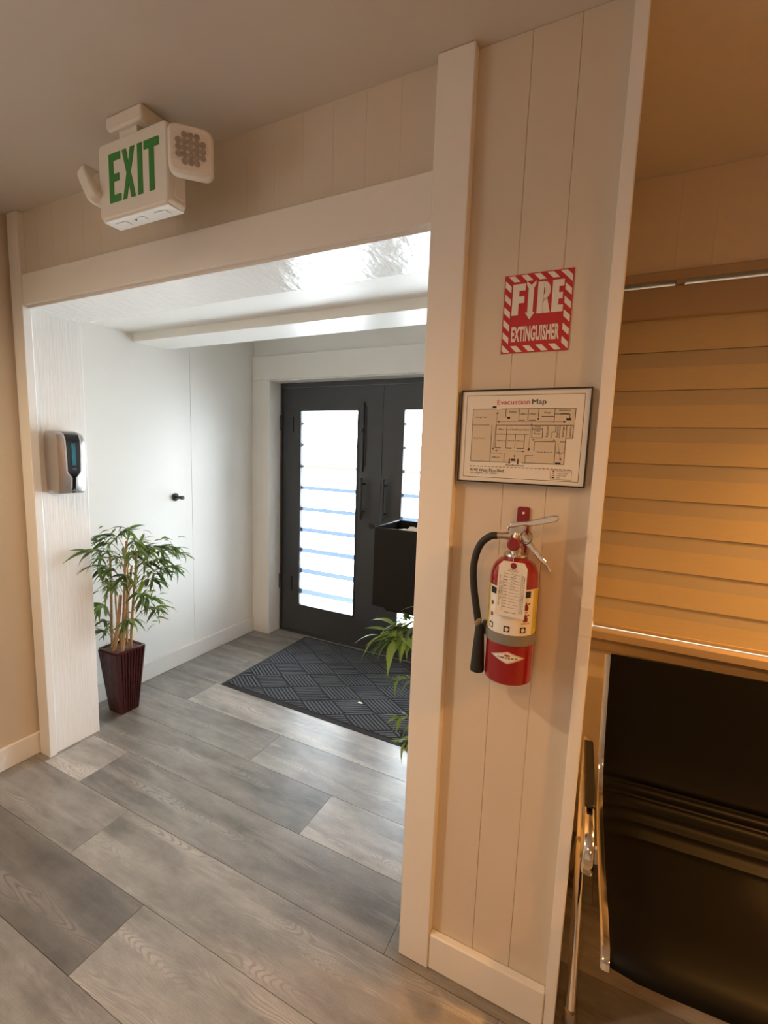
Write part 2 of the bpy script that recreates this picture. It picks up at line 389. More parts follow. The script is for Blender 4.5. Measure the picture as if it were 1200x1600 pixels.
def door(name, x0, x1, gx0, gx1, hx, hinge_x, label):
    gz0, gz1 = .243, 1.804; y0, y1 = 2.988, 3.024
    d = struct(name, B((x0, gx0, y0, y1, .014, 1.982), (gx1, x1, y0, y1, .014, 1.982), (gx0, gx1, y0, y1, .014, gz0), (gx0, gx1, y0, y1, gz1, 1.982)), DARKDOOR, label)
    obj('glazing_bead', B((gx0-.014, gx0, y0-.006, y0, gz0-.014, gz1+.014), (gx1, gx1+.014, y0-.006, y0, gz0-.014, gz1+.014), (gx0, gx1, y0-.006, y0, gz0-.014, gz0), (gx0, gx1, y0-.006, y0, gz1, gz1+.014)), DARKDOOR, d, bevel=.002)
    obj('pane', B(gx0, gx1, 3.004, 3.009, gz0, gz1), GLASS, d)
    z = gz1; 
    for k, s in enumerate(SL+[None]):                      # frosted film, one band between clear stripes
        h = .0095+.0016*k
        zb = s+h if s else gz0
        fb = obj('frosted_band', B(gx0, gx1, 3.0095, 3.0115, zb, z), FROST, d)
        if s: z = s-h
    h = obj('pull_handle', tube([(hx, 2.93, 1.01), (hx, 2.93, 1.315)], .0125, 14), DARKDOOR, d, smooth=True)
    for z in (1.06, 1.27): obj('standoff', tube([(hx, 2.93, z), (hx, 2.989, z)], .008, 10), DARKDOOR, h, smooth=True)
    for z in (.42, 1.71):
        obj('hinge', lathe([(.0, -.06), (.010, -.06), (.010, .06), (.0, .06)], 12, cx=hinge_x, cy=2.966, cz=z), DARKDOOR, d, smooth=True)
    sx = 1 if hinge_x < x1-.4 else -1
    for z in (.42, 1.71): obj('bolt_plate', B(hinge_x+sx*.105-.006, hinge_x+sx*.105+.006, 2.980, 2.988, z-.07, z+.05), BLACK, d, bevel=.002)
    return d
d1 = door('door_1', -2.396, -1.503, -2.218, -1.710, -1.637, -2.400, 'charcoal door leaf with striped frosted glass, hinged beside the left wall')
d2 = door('door_2', -1.499, -.602, -1.332, -.826, -1.458, -.598, 'charcoal door leaf with striped frosted glass, behind the black box')
g = obj('guard_strip', B((-1.668, -1.650, 2.972, 2.988, 1.36, 1.865), (-1.640, -1.632, 2.978, 2.988, 1.40, 1.83)), DARKDOOR, d1, bevel=.003)
obj('knob', lathe([(0, 0), (.012, 0), (.014, -.012), (.010, -.02), (0, -.021)], 14, 'y', -1.659, 2.972, 1.66), DARKDOOR, g, smooth=True)
obj('lock_cylinder', lathe([(0, 0), (.022, 0), (.022, -.010), (.012, -.014), (0, -.014)], 18, 'y', -1.565, 2.988, .96), BLACK, d1, smooth=True)

# ================================================================== CEILING DOWNLIGHTS
for i, (lx, ly, pw, cone, bl, lc) in enumerate(DOWNLIGHTS):
    t = thing('ceiling_downlight', ['white recessed downlight in the ceiling just above the window blind', 'white recessed downlight in the ceiling to the right of the pillar', 'white recessed fill downlight added out of view in the ceiling by the left wall', 'white recessed downlight in the ceiling at the back of the room', 'white recessed fill downlight added out of view in the ceiling behind the viewer'][i], 'ceiling light', (lx, ly, 2.44), group='recessed ceiling downlights')
    bm = lathe([(.062, -.002), (.085, -.002), (.088, -.006), (.070, -.009), (.062, -.009)], 32)
    obj('trim_ring', bm, PLASTIC2, t, smooth=True)
    obj('diffuser', lathe([(0, -.001), (.061, -.001), (.061, -.004), (0, -.004)], 32), LAMPGLOW, t)
    ld = bpy.data.lights.new('downlight_lamp', 'SPOT'); ld.energy = pw*3.0; ld.color = lc; ld.spot_size = math.radians(cone); ld.spot_blend = bl; ld.shadow_soft_size = .05
    lo = bpy.data.objects.new('downlight_lamp', ld); COL.objects.link(lo); lo.parent = t; lo.location = (0, 0, -.015)

# ================================================================== EXIT SIGN
ex = thing('exit_sign', 'ivory emergency exit sign with green EXIT lettering and two lamp heads under the ceiling', 'exit sign', (-1.300, .972, 2.163))
hs = obj('housing', prism(rrect(-.148, .148, 0, .208, .016), -.032, .030), PLASTIC, ex, bevel=.006, bseg=3)
obj('mounting_canopy', prism([(-.100, .236), (.036, .236), (.046, .246), (.046, .277), (-.112, .277), (-.112, .246)], -.030, .070), PLASTIC, ex, bevel=.006)
obj('mounting_neck', prism([(-.072, .205), (.008, .205), (.008, .238), (-.072, .238)], -.016, .020), PLASTIC, ex, bevel=.003)
obj('base_tray', prism(rrect(-.140, .140, -.0035, .002, .002, 2), -.026, .026), PLASTIC2, ex)
for xx, wd in ((-.085, .045), (0.0, .030), (.085, .045)): obj('vent_panel', B(xx-wd/2, xx+wd/2, -.010, .010, -.0055, -.0035), PLASTIC2, ex, bevel=.0008)
obj('indicator', lathe([(0, -.006), (.0025, -.006), (.0025, -.003), (0, -.003)], 10, cx=-.024, cy=-.004), DRED, ex)
# letters, stroke by stroke
zl, zh = .040, .172
E_ = [(0,0),(.052,0),(.052,.020),(.020,.020),(.020,.056),(.045,.056),(.045,.076),(.020,.076),(.020,.112),(.052,.112),(.052,.132),(0,.132)]
X_ = [(0,0),(.017,0),(.0265,.040),(.036,0),(.054,0),(.036,.067),(.054,.132),(.036,.132),(.0265,.094),(.017,.132),(0,.132),(.018,.067)]
I_ = [(0,0),(.020,0),(.020,.132),(0,.132)]
T_ = [(.020,0),(.040,0),(.040,.110),(.060,.110),(.060,.132),(0,.132),(0,.110),(.020,.110)]
for P, ox in ((E_, -.098), (X_, -.038), (I_, .028), (T_, .056)):
    obj('letter', prism([(u+ox, v+zl) for u, v in P], -.0335, -.0315), GREEN, ex)
def lamp_head(sx, tilt, turn, pos):
    h = obj('lamp_head', prism(rrect(-.056, .056, -.057, .057, .022), -.022, .018), PLASTIC, ex, bevel=.008, bseg=3)
    h.location = pos; h.rotation_euler = (tilt, 0, turn)
    ln = obj('lens', prism(rrect(-.051, .051, -.052, .052, .019), -.0255, -.021), LENS, h, bevel=.002)
    bm = bmesh.new()
    for k in range(13): box(bm, -.046, .046, -.0265, -.0250, -.043+k*.0068, -.043+k*.0068+.003)
    obj('lens_rib', bm, LENS, h)['kind'] = 'stuff'
    bm = bmesh.new()
    for a, b_ in [(i, j) for i in range(-2, 3) for j in range(-2, 3) if abs(i)+abs(j) < 4]:
        lb = lathe([(.0078, -.0280), (.0078, -.0268), (.005, -.0262)], 10, 'y', a*.0150, 0, b_*.0150)
        me = bpy.data.meshes.new('x'); lb.to_mesh(me); lb.free(); bm.from_mesh(me); bpy.data.meshes.remove(me)
    obj('led_cluster', bm, LEDM, h)['kind'] = 'stuff'
    obj('lamp_back', tube([(0, .012, 0), (0, .030, 0), (0, .042, 0)], [.040, .032, .012], 20), PLASTIC, h, smooth=True)
lamp_head(1, math.radians(6), math.radians(46), (.226, -.020, .106))
lamp_head(-1, math.radians(30), math.radians(-90), (-.176, -.002, .108))
obj('swivel_joint', tube([(.140, -.004, .10), (.186, -.016, .106)], .020, 16), PLASTIC, ex, smooth=True)
obj('swivel_joint', tube([(-.140, -.004, .10), (-.165, -.004, .104)], .018, 16), PLASTIC, ex, smooth=True)
obj('side_rib', prism(rrect(-.012, .022, .02, .188, .010), .146, .152, 'yz'), PLASTIC, ex, bevel=.002)

# ================================================================== FIRE EXTINGUISHER STICKER
fs = thing('fire_extinguisher_sign', 'red and white striped FIRE EXTINGUISHER sign on the pillar above the framed map', 'sign', (-.191, WY, 1.7475))
W_, H_ = .0765, .1775
obj('plate', B(-W_, W_, -.0022, -.0002, 0, H_), REDP, fs)
def clip(poly, x0, x1, z0, z1):
    for ax, lim, sgn in ((0, x0, 1), (0, x1, -1), (1, z0, 1), (1, z1, -1)):
        out = []
        for i in range(len(poly)):
            p, q = poly[i], poly[(i+1) % len(poly)]; a, b_ = (p[ax]-lim)*sgn, (q[ax]-lim)*sgn
            if a >= 0: out.append(p)
            if (a >= 0) != (b_ >= 0):
                t = a/(a-b_); out.append((p[0]+(q[0]-p[0])*t, p[1]+(q[1]-p[1])*t))
        poly = out
        if len(poly) < 3: return None
    return poly
e0, e1 = .0022, .0165
stripes = []
ring = [(-W_+e0, W_-e0, H_-e1, H_-e0), (-W_+e0, W_-e0, e0, e1), (-W_+e0, -W_+e1, e1, H_-e1), (W_-e1, W_-e0, e1, H_-e1)]
for k in range(-14, 22):
    c = -W_+k*.0290
    for i, rg in enumerate(ring):
        para = [(c, -.02), (c+.0145, -.02), (c+.0145-.2175, .1975), (c-.2175, .1975)] if i != 0 or True else None
        q = clip(para, *rg)
        if q: stripes.append(q)
for st in stripes: obj('hazard_stripe', flat([st], -.0025), PAPER, fs)
obj('inner_border', flat([rect(-W_+e1, W_-e1, e1, e1+.0012), rect(-W_+e1, W_-e1, H_-e1-.0012, H_-e1), rect(-W_+e1, -W_+e1+.0012, e1, H_-e1), rect(W_-e1-.0012, W_-e1, e1, H_-e1)], -.0026), REDP, fs)
zt, zb = .1560, .0860
Fp = [(-.0565,zb),(-.0415,zb),(-.0415,zb+.027),(-.0290,zb+.027),(-.0290,zb+.042),(-.0415,zb+.042),(-.0415,zt-.015),(-.0275,zt-.015),(-.0275,zt),(-.0565,zt)]
obj('letter', flat([Fp], -.0027), PAPER, fs)
Ip = [(-.0205,zb+.004),(-.0255,zb+.005),(-.0145,zb-.012),(-.0035,zb+.005),(-.0085,zb+.004),(-.0085,zt-.012),(-.0040,zt-.004),(-.0040,zt+.004),(-.0145,zt-.005),(-.0250,zt+.004),(-.0250,zt-.004),(-.0205,zt-.012)]
obj('arrow_letter', flat([Ip], -.0028), PAPER, fs)
hR = zt-zb; Rp = [rect(0, .0135, zb, zt)]
arc = [(.0130+.0150*math.sin(a), zt-.0205-.0205*math.cos(a), .0130+.0035*math.sin(a), zt-.0205-.0085*math.cos(a)) for a in [PI*k/10 for k in range(11)]]
for p, q in zip(arc, arc[1:]): Rp.append([(p[0], p[1]), (q[0], q[1]), (q[2], q[3]), (p[2], p[3])])
Rp.append([(.0150, zb), (.0295, zb), (.0215, zt-.036), (.0120, zt-.041)])
obj('letter', flat([[(u+.0005, v) for u, v in p] for p in Rp], -.0027), PAPER, fs)
Ep = [(.0325,zb),(.0575,zb),(.0575,zb+.015),(.0470,zb+.015),(.0470,zb+.028),(.0555,zb+.028),(.0555,zb+.042),(.0470,zb+.042),(.0470,zt-.015),(.0575,zt-.015),(.0575,zt),(.0325,zt)]
obj('letter', flat([Ep], -.0027), PAPER, fs)
obj('lettering', text_bm('EXTINGUISHER', -.0540, .0540, .0255, .0605, -.0027, .040, spacing=1.06), PAPER, fs)

# ================================================================== EVACUATION MAP
ev = thing('framed_evacuation_map', 'black-framed white Evacuation Map hanging on the pillar above the fire extinguisher', 'wall map', (-.204, WY, 1.4365))
W_, H_ = .150, .2255
obj('backing', B(-W_+.002, W_-.002, -.014, -.0005, .002, H_-.002), BLACKM, ev)
obj('frame', B((-W_, W_, -.020, -.001, 0, .0035), (-W_, W_, -.020, -.001, H_-.0035, H_), (-W_, -W_+.0035, -.020, -.001, .0035, H_-.0035), (W_-.0035, W_, -.020, -.001, .0035, H_-.0035)), BLACK, ev, bevel=.0006)
obj('sheet', B(-W_+.0035, W_-.0035, -.0165, -.014, .0035, H_-.0035), PAPER, ev)
yp = -.0168
bx0, bx1, bz0, bz1 = -.135, .135, .013, H_-.014
lw = .0012
def frame_lines(x0, x1, z0, z1, wd): return [rect(x0, x1, z0-wd/2, z0+wd/2), rect(x0, x1, z1-wd/2, z1+wd/2), rect(x0-wd/2, x0+wd/2, z0, z1), rect(x1-wd/2, x1+wd/2, z0, z1)]
obj('border_line', flat(frame_lines(bx0, bx1, bz0, bz1, .0010), yp), INK, ev)
obj('title', text_bm('Evacuation', -.060, .016, .1895, .2010, yp, .006), REDP, ev)
bm = text_bm('Map', .021, .0525, .1860, .2010, yp, 0); text_bm('Map', .0218, .0533, .1860, .2010, yp-.0001, 0, bm)
obj('title', bm, INK, ev)['kind'] = 'stuff'
# plan: (0..1, 0..1) -> sheet
def M_(u, v): return (-.118+u*.236, .052+v*.127)
def RR(u0, u1, v0, v1): a, b_ = M_(u0, v0), M_(u1, v1); return rect(a[0], b_[0], a[1], b_[1])
obj('plan_floor', flat([RR(0, .93, 0, 1), RR(.93, 1, .47, 1)], yp-.0001), TAN, ev)
ln = []
def Lw(u0, v0, u1, v1, wd=lw): ln.append(line(M_(u0, v0), M_(u1, v1), wd))
for a in ((0,0,.42,0),(.53,0,.93,0),(0,0,0,1),(0,1,.24,1),(.29,1,1,1),(1,.80,1,1),(.93,0,.93,.47),(.93,.47,.99,.47),(.99,.47,.99,.70),
          (0,.70,.18,.70),(.205,0,.205,.70),(.205,.17,.33,.17),(.35,0,.35,.17),(.34,.85,.34,1),(.34,.85,.38,.85),(.47,.79,.47,1),(.56,.79,.56,1),(.66,.84,.66,1),(.47,.79,.53,.79),(.57,.79,.64,.79),
          (.69,.86,.81,.86),(.81,.74,.81,1),(.81,.90,.95,.90),(.95,.82,.95,.90),(.25,.70,.60,.70),(.25,.27,.25,.70),(.25,.53,.58,.53),(.36,.27,.36,.70),(.45,.27,.45,.53),(.54,.27,.54,.53),(.25,.27,.31,.27),(.36,.27,.42,.27),(.47,.27,.54,.27),
          (.36,.61,.40,.61),(.40,.61,.40,.70),(.61,.47,.61,.70),(.61,.70,.99,.70),(.61,.47,.71,.47),(.71,.47,.71,.70),(.61,.63,.71,.63),(.80,.47,.80,.58),(.80,.58,.83,.58),(.83,.58,.83,.70),(.87,.47,.87,.70),(.93,.47,.93,.70),
          (.64,.40,.84,.40),(.64,.22,.64,.40),(.84,0,.84,.40),(.56,.14,.64,.14),(.56,0,.56,.14),(.88,.40,.93,.40)): Lw(*a)
obj('plan_wall_lines', flat(ln, yp-.0002), INK, ev)['kind'] = 'stuff'
ar = []
def arrow(u0, v0, u1, v1, two=True):
    p, q = Vector(M_(u0, v0)), Vector(M_(u1, v1)); ar.append(line(p, q, .0008)); d = (q-p).normalized(); n = Vector((-d.y, d.x))
    for tip, s in ((q, 1),)+(((p, -1),) if two else ()): ar.append([tuple(tip), tuple(tip-d*s*.0055+n*.0026), tuple(tip-d*s*.0055-n*.0026)])
arrow(.255,.765,.92,.765); arrow(.23,.22,.255,.95); arrow(.25,.215,.55,.215); arrow(.585,.22,.60,.74); arrow(.61,.435,.84,.435); arrow(.86,.38,.90,.06, False); arrow(.455,.19,.455,.09, False)
obj('route_arrows', flat(ar, yp-.0003), BROWNINK, ev)['kind'] = 'stuff'
obj('exit_marks', flat([RR(.20,.24,1.02,1.055), RR(.92,.965,.79,.83), RR(.42,.465,.03,.07), RR(.85,.90,-.005,.03), RR(.355,.385,.82,.85), RR(.65,.67,.80,.83), RR(.40,.412,-.03,.07), RR(.485,.497,-.03,.07), RR(.585,.60,.24,.28)], yp-.0004), INK, ev)['kind'] = 'stuff'
bm = bmesh.new()
for s, u0, u1, v in (('Lounge Area',.03,.15,.83),('Group Room 2',.015,.14,.43),('Kitchen',.37,.445,.93),('Office 2',.48,.55,.89),('Office 3',.57,.65,.89),('Chart',.71,.77,.91),('Electrical',.85,.95,.95),('Utilities',.86,.94,.89),('Office 1',.265,.35,.60),('Conference Room',.41,.58,.60),('Office 7',.262,.35,.39),('Office 8',.37,.44,.39),('Office 6',.46,.53,.39),('Office 5',.225,.30,.07),('Group Room B',.67,.81,.19),('Office 4',.85,.92,.19),('Closet',.63,.69,.66),('Copy',.63,.69,.58),('Room',.63,.69,.53)):
    a, b_ = M_(u0, v), M_(u1, v+.034); text_bm(s, a[0], b_[0], a[1], b_[1], yp-.0004, .006, bm)
for s, u in (('Restroom',.74),('Restroom',.835),('Storage',.89),('Laundry',.955)):
    a, b_ = M_(u, .49), M_(u+.025, .68); text_bm(s, a[0], b_[0], a[1], b_[1], yp-.0004, .006, bm, rot=True)
obj('room_names', bm, INK, ev)['kind'] = 'stuff'
obj('street_name', text_bm('Pico Boulevard', -.030, .012, .0435, .0480, yp, .008), INK, ev)
obj('dashed_line', flat([rect(-.120+k*.0092, -.120+k*.0092+.0062, .0395, .0407) for k in range(26)], yp), INK, ev)['kind'] = 'stuff'
obj('address', text_bm('9740 West Pico Blvd.', -.118, -.032, .0270, .0350, yp, .012), INK, ev)
obj('address', text_bm('Los Angeles, CA 90035', -.118, -.051, .0205, .0255, yp, .008), INK, ev)
obj('legend_box', flat(frame_lines(.074, .120, .0165, .0385, .0006), yp), INK, ev)
bm = bmesh.new()
for k, s in enumerate(('Fire Extinguisher', 'Where You Are', 'Path to Exit', 'Exit')):
    z = .0340-k*.0048; text_bm(s, .0885, (.1175, .112, .109, .095)[k], z, z+.0028, yp, .006, bm)
obj('legend_text', bm, INK, ev)['kind'] = 'stuff'
def disc(cx, cz, r, n=14): return [(cx+r*math.cos(2*PI*k/n), cz+r*math.sin(2*PI*k/n)) for k in range(n)]
obj('legend_icons', flat([disc(.0805, .0355, .0020), disc(.0805, .0306, .0017)], yp), REDP, ev)
obj('legend_icons', flat([rect(.0775, .0835, .0245, .0258), rect(.0775, .0835, .0190, .0220)], yp), INK, ev)

# ================================================================== FIRE EXTINGUISHER
EX, EY = -.186, 1.089
br_ = thing('extinguisher_bracket', 'wall bracket with red hanging tab and grey strap holding the fire extinguisher', 'bracket', (EX, WY, .97))
tb = prism(rrect(-.0150, .0150, .345, .412, .006), -.0050, -.0005)
obj('hanging_tab', tb, DRED, br_, bevel=.001)
obj('tab_hole', lathe([(0, -.0056), (.0032, -.0056), (.0032, -.0046), (0, -.0046)], 14, 'y', 0, 0, .397), PAPER, br_)
obj('back_plate', B(-.014, .014, -.0085, -.0005, .08, .345), DRED, br_, bevel=.001)
bm = bmesh.new(); seg = 40; cyl = .066
rA, rB = .0567, .0580
rings = []
for k in range(seg+1):
    a = math.radians(-140+280*k/seg)
    rings.append([bm.verts.new((r*math.sin(a), -cyl-r*math.cos(a), z)) for r, z in ((rA, .103), (rB, .103), (rB, .127), (rA, .127))])
for a, b_ in zip(rings, rings[1:]):
    for i in range(4): bm.faces.new((a[i], a[(i+1) % 4], b_[(i+1) % 4], b_[i]))
bmesh.ops.recalc_face_normals(bm, faces=bm.faces)
obj('strap', bm, BAND, br_, smooth=True)
obj('strap_latch', B(-.068, -.052, -.078, -.058, .100, .132), BLACK, br_, bevel=.003)
ext = thing('fire_extinguisher', 'red fire extinguisher with black hose hanging on the pillar below the map', 'fire extinguisher', (EX, EY, .975))
r0 = .0552
obj('cylinder', lathe([(0, .004), (.045, .004), (.052, 0), (r0-.0005, .002), (r0, .006), (r0, .245), (.0545, .256), (.0515, .268), (.0455, .280), (.036, .289), (.026, .294), (.019, .296)], 56), RED, ext, smooth=True)
obj('collar', lathe([(.020, .294), (.0265, .294), (.0285, .298), (.0275, .303), (.020, .304)], 36), STEEL, ext, smooth=True)
vb = obj('valve_body', lathe([(.0165, .300), (.0165, .318), (.0135, .322), (.0135, .345), (.011, .352), (0, .353)], 24), STEEL, ext, smooth=True)
obj('pressure_gauge', lathe([(.0, -.034), (.0125, -.034), (.0150, -.031), (.0150, -.016), (.012, -.012), (0, -.012)], 28, 'y', -.002, .0, .3285), RED, ext, smooth=True)
obj('gauge_face', lathe([(0, -.0350), (.0105, -.0350), (.0105, -.0338), (0, -.0338)], 24, 'y', -.002, .0, .3285), DRED, ext)
# squeeze lever on top and carrying handle below, seen from the side
hd = prism([(-.021, .352), (-.018, .362), (.018, .372), (.030, .3705), (.083, .386), (.090, .392), (.086, .400), (.074, .400), (.020, .3815), (-.016, .375), (-.024, .366)], -.010, .010)
obj('top_lever', hd, CHROME, ext, bevel=.0025)
obj('lever_post', prism([(-.018, .345), (.016, .345), (.019, .372), (-.018, .366)], -.0085, .0085), STEEL, ext, bevel=.002)
ch = prism([(.006, .346), (.018, .350), (.046, .318), (.068, .296), (.080, .274), (.079, .265), (.070, .282), (.056, .291), (.032, .316), (.010, .336)], -.0085, .0085)
obj('carrying_handle', ch, CHROME, ext, bevel=.0022)
obj('pull_pin_ring', tube([(.022+.0135*math.cos(2*PI*k/28), -.016+.004*math.sin(2*PI*k/28), .345+.0150*math.sin(2*PI*k/28)) for k in range(29)], .0009, 6), BLACK, ext, smooth=True)
obj('tamper_wire', tube(smooth_path([(.036, -.010, .338), (.050, -.010, .352), (.064, -.008, .368)], 4), .0005, 5), STEEL, ext)
obj('hose_coupling', tube([(-.012, 0, .343), (-.026, 0, .342), (-.0262, 0, .342), (-.049, 0, .340)], [.0095, .0095, .0075, .0080], 18), BRASSY, ext, smooth=True)
hp = smooth_path([(-.046, 0, .340), (-.062, -.001, .337), (-.083, -.002, .318), (-.095, -.004, .284), (-.0975, -.006, .245), (-.092, -.008, .200), (-.083, -.010, .155), (-.078, -.010, .128)], 8)
obj('hose', tube(hp, .0087, 16), RUBBER, ext, smooth=True)
obj('nozzle_ferrule', lathe([(0, .117), (.0080, .117), (.0088, .119), (.0088, .132), (.0080, .135), (0, .135)], 22, cx=-.0775, cy=-.010), BRASSY, ext, smooth=True)
obj('nozzle', lathe([(.008, .0), (.0165, 0), (.0172, .004), (.0145, .050), (.0105, .110), (.0095, .118), (0, .119)], 26, cx=-.0725, cy=-.010), RUBBER, ext, smooth=True)
# wrap-round label
RL = r0+.0004
def wrap_(r): return lambda u, v: (r*math.sin(u/r), -r*math.cos(u/r), v)
def cyl_rects(rs, r, n=10):
    bm = bmesh.new(); wf_ = wrap_(r)
    for x0, x1, z0, z1 in rs:
        m_ = max(1, int(abs(x1-x0)/.004)); cols = [(bm.verts.new(wf_(x0+(x1-x0)*k/m_, z0)), bm.verts.new(wf_(x0+(x1-x0)*k/m_, z1))) for k in range(m_+1)]
        for a, b_ in zip(cols, cols[1:]): bm.faces.new((a[0], b_[0], b_[1], a[1]))
    return bm
q = PI*r0
lb = obj('label', cyl_rects([(-q*.52, q*.52, .122, .231)], RL), PAPER, ext, smooth=True)
for rc in ((-q*.52, -q*.315, .122, .231), (q*.355, q*.52, .122, .231)): obj('label_yellow_edge', cyl_rects([rc], RL+.0002), YELLOW, lb, smooth=True)
obj('label_header', cyl_rects([(-q*.29, q*.30, .212, .227)], RL+.0002), INK, lb, smooth=True)
for rc in ((-.050, -.036, .129, .143), (-.007, .007, .129, .143), (.030, .044, .129, .143)): obj('label_icon_tile', cyl_rects([rc], RL+.0002), INK, lb, smooth=True)
def wpoly(bm, pts, r):
    f = wrap_(r); bm.faces.new([bm.verts.new(f(u, v)) for u, v in pts])
for cx in (-.043, 0, .037):
    bm = bmesh.new(); wpoly(bm, [(cx-.003, .131), (cx+.002, .131), (cx+.005, .136), (cx+.001, .141), (cx-.004, .139)], RL+.0004)
    obj('label_icon', bm, PAPER, lb)
for cz in (.190, .163):
    bm = bmesh.new(); wpoly(bm, [(.036, cz-.008), (.047, cz-.008), (.048, cz), (.045, cz+.004), (.053, cz+.008), (.050, cz+.010), (.043, cz+.006), (.044, cz+.011), (.041, cz+.011), (.037, cz+.003)], RL+.0003); obj('label_pictogram', bm, DRED, lb)
    bm = bmesh.new(); wpoly(bm, [(-.046, cz-.006), (-.040, cz-.006), (-.037, cz), (-.041, cz+.005), (-.046, cz+.003)], RL+.0003); obj('label_pictogram', bm, DRED, lb)
obj('label_text', text_bm('PULL PIN', .034, .046, .1765, .1795, 0, .01, None, wrap_(RL+.0003)), INK, lb); bm = bmesh.new(); text_bm('SQUEEZE LEVER', .032, .054, .1495, .1525, 0, .01, bm, wrap_(RL+.0003)); obj('label_text', bm, INK, lb); bm = bmesh.new(); text_bm('WARNING', -.048, -.034, .2165, .2225, 0, .01, bm, wrap_(RL+.0004))
obj('label_text', bm, INK, lb)
for ox in (-q*.37, q*.44): obj('label_text', text_bm('CAUTION CAUTION', ox-.003, ox+.003, .135, .226, 0, .01, None, wrap_(RL+.0004), rot=True), BROWNINK, lb)
def diamond(hw, hh, r, cz, cx=0):
    bm = bmesh.new(); f = wrap_(r); n = 16; cols = []
    for k in range(n+1):
        t = -1+2*k/n; h = hh*(1-abs(t)); cols.append((bm.verts.new(f(cx+t*hw, cz-h-1e-5)), bm.verts.new(f(cx+t*hw, cz+h+1e-5))))
    for a, b_ in zip(cols, cols[1:]): bm.faces.new((a[0], b_[0], b_[1], a[1]))
    return bm
DX = .006
em = obj('emblem', diamond(.0415, .0145, RL+.0001, .068, DX), PAPER, ext, smooth=True)
obj('emblem_outline', diamond(.0385, .0132, RL+.0003, .068, DX), DRED, em, smooth=True)
obj('emblem_field', diamond(.0365, .0124, RL+.0005, .068, DX), PAPER, em, smooth=True)
obj('emblem_lettering', text_bm('AMEREX', DX-.0245, DX+.0245, .0655, .0695, 0, .03, None, wrap_(RL+.0008), spacing=1.35), INK, em)
bm = bmesh.new(); wpoly(bm, [(DX+.007*math.cos(2*PI*k/14), .0735+.0026*math.sin(2*PI*k/14)) for k in range(14)], RL+.0008); obj('emblem_crest', bm, REDP, em)

# inspection tag tied to the valve
tg = thing('inspection_tag', 'cream inspection tag tied to the neck of the fire extinguisher', 'tag', (-.1815, 1.0275, 1.143))
tg.rotation_euler = (math.radians(2), math.radians(1), 0)
obj('card', prism([(-.0325, 0), (.0335, 0), (.0315, .116), (.0245, .1285), (-.0215, .1285), (-.0305, .118)], -.0012, -.0003), PAPER, tg)
obj('eyelet', lathe([(.0022, -.0020), (.0066, -.0020), (.0072, -.0010), (.0022, -.0010)], 20, 'y', .0015, 0, .1195), DRED, tg)
bm = text_bm('Extinguisher', -.008, .010, .1095, .1125, -.0015, .01); text_bm('Inspection Record', -.011, .013, .1055, .1085, -.0015, .01, bm)
for k, s in enumerate('Jan Feb Mar April May June July Aug Sept Oct Nov Dec'.split()): text_bm(s, -.0165, -.0085, .0985-k*.0070, .1015-k*.0070, -.0015, .008, bm)
text_bm('DO NOT REMOVE THIS TAG', -.0270, -.0240, .025, .095, -.0015, .008, bm, rot=True); text_bm('BY ORDER OF', -.0225, -.0200, .04, .082, -.0015, .006, bm, rot=True)
text_bm('RECORD OF MONTHLY INSPECTION', .0225, .0245, .012, .100, -.0015, .004, bm, rot=True); text_bm('KEEP ACCESSIBLE AT ALL TIMES', .0260, .0280, .012, .098, -.0015, .004, bm, rot=True)
text_bm('Initials and date', -.012, .014, .0095, .012, -.0015, .004, bm)
obj('printing', bm, INK, tg)['kind'] = 'stuff'
obj('ruled_lines', flat([rect(-.005, .0175, .0985-k*.0070, .0991-k*.0070) for k in range(12)]+[rect(-.0185, -.0180, .012, .106), rect(.0200, .0205, .012, .104)], -.0015), BROWNINK, tg)['kind'] = 'stuff'
random.seed(8); bm = bmesh.new()
for k in range(6):
    z = .0995-k*.0070; pts = [(-.002+.0022*j+random.uniform(-.001, .001), z+random.uniform(-.001, .0045)) for j in range(6)]
    for p, q_ in zip(pts, pts[1:]): flat([line(p, q_, .0005)], -.0016, bm)
obj('handwriting', bm, INK, tg)['kind'] = 'stuff'
obj('string', tube(smooth_path([(.0015, -.002, .1195), (-.002, .010, .128), (-.004, .028, .133), (.004, .040, .1405)], 5), .0005, 5), PAPER, tg)

# ================================================================== SANITISER DISPENSER (faces +x)
sd = thing('sanitizer_dispenser', 'silver wall dispenser with black front strip on the rough white jamb', 'dispenser', (-2.299, 1.258, 1.267), PI/2)
prof = [(-.070, 0), (-.073, -.012), (-.073, -.050), (-.060, -.086), (-.040, -.098), (.040, -.098), (.060, -.086), (.073, -.050), (.073, -.012), (.070, 0)]
bm = bmesh.new(); rings = []
for z, s, f in ((0, .93, .80), (.012, .95, .90), (.09, .99, .98), (.20, 1.0, 1.0), (.245, .99, .97), (.268, .95, .86), (.279, .86, .62), (.283, .78, .40)):
    rings.append([bm.verts.new((u*s, v*f, z)) for u, v in prof])
for a, b_ in zip(rings, rings[1:]):
    for k in range(len(prof)-1): bm.faces.new((a[k], a[k+1], b_[k+1], b_[k]))
    bm.faces.new((a[-1], a[0], b_[0], b_[-1]))
bm.faces.new(list(reversed(rings[0]))); bm.faces.new(rings[-1]); bmesh.ops.recalc_face_normals(bm, faces=bm.faces)
obj('cover', bm, SILVER, sd, smooth=True, bevel=.003)
def front(z):   # y of the front skin at height z
    zs = [(0, .80), (.012, .90), (.09, .98), (.20, 1.0), (.245, .97), (.268, .86), (.279, .62), (.283, .40)]
    for (a, fa), (b_, fb) in zip(zs, zs[1:]):
        if a <= z <= b_: return -.098*(fa+(fb-fa)*(z-a)/(b_-a))
    return -.04
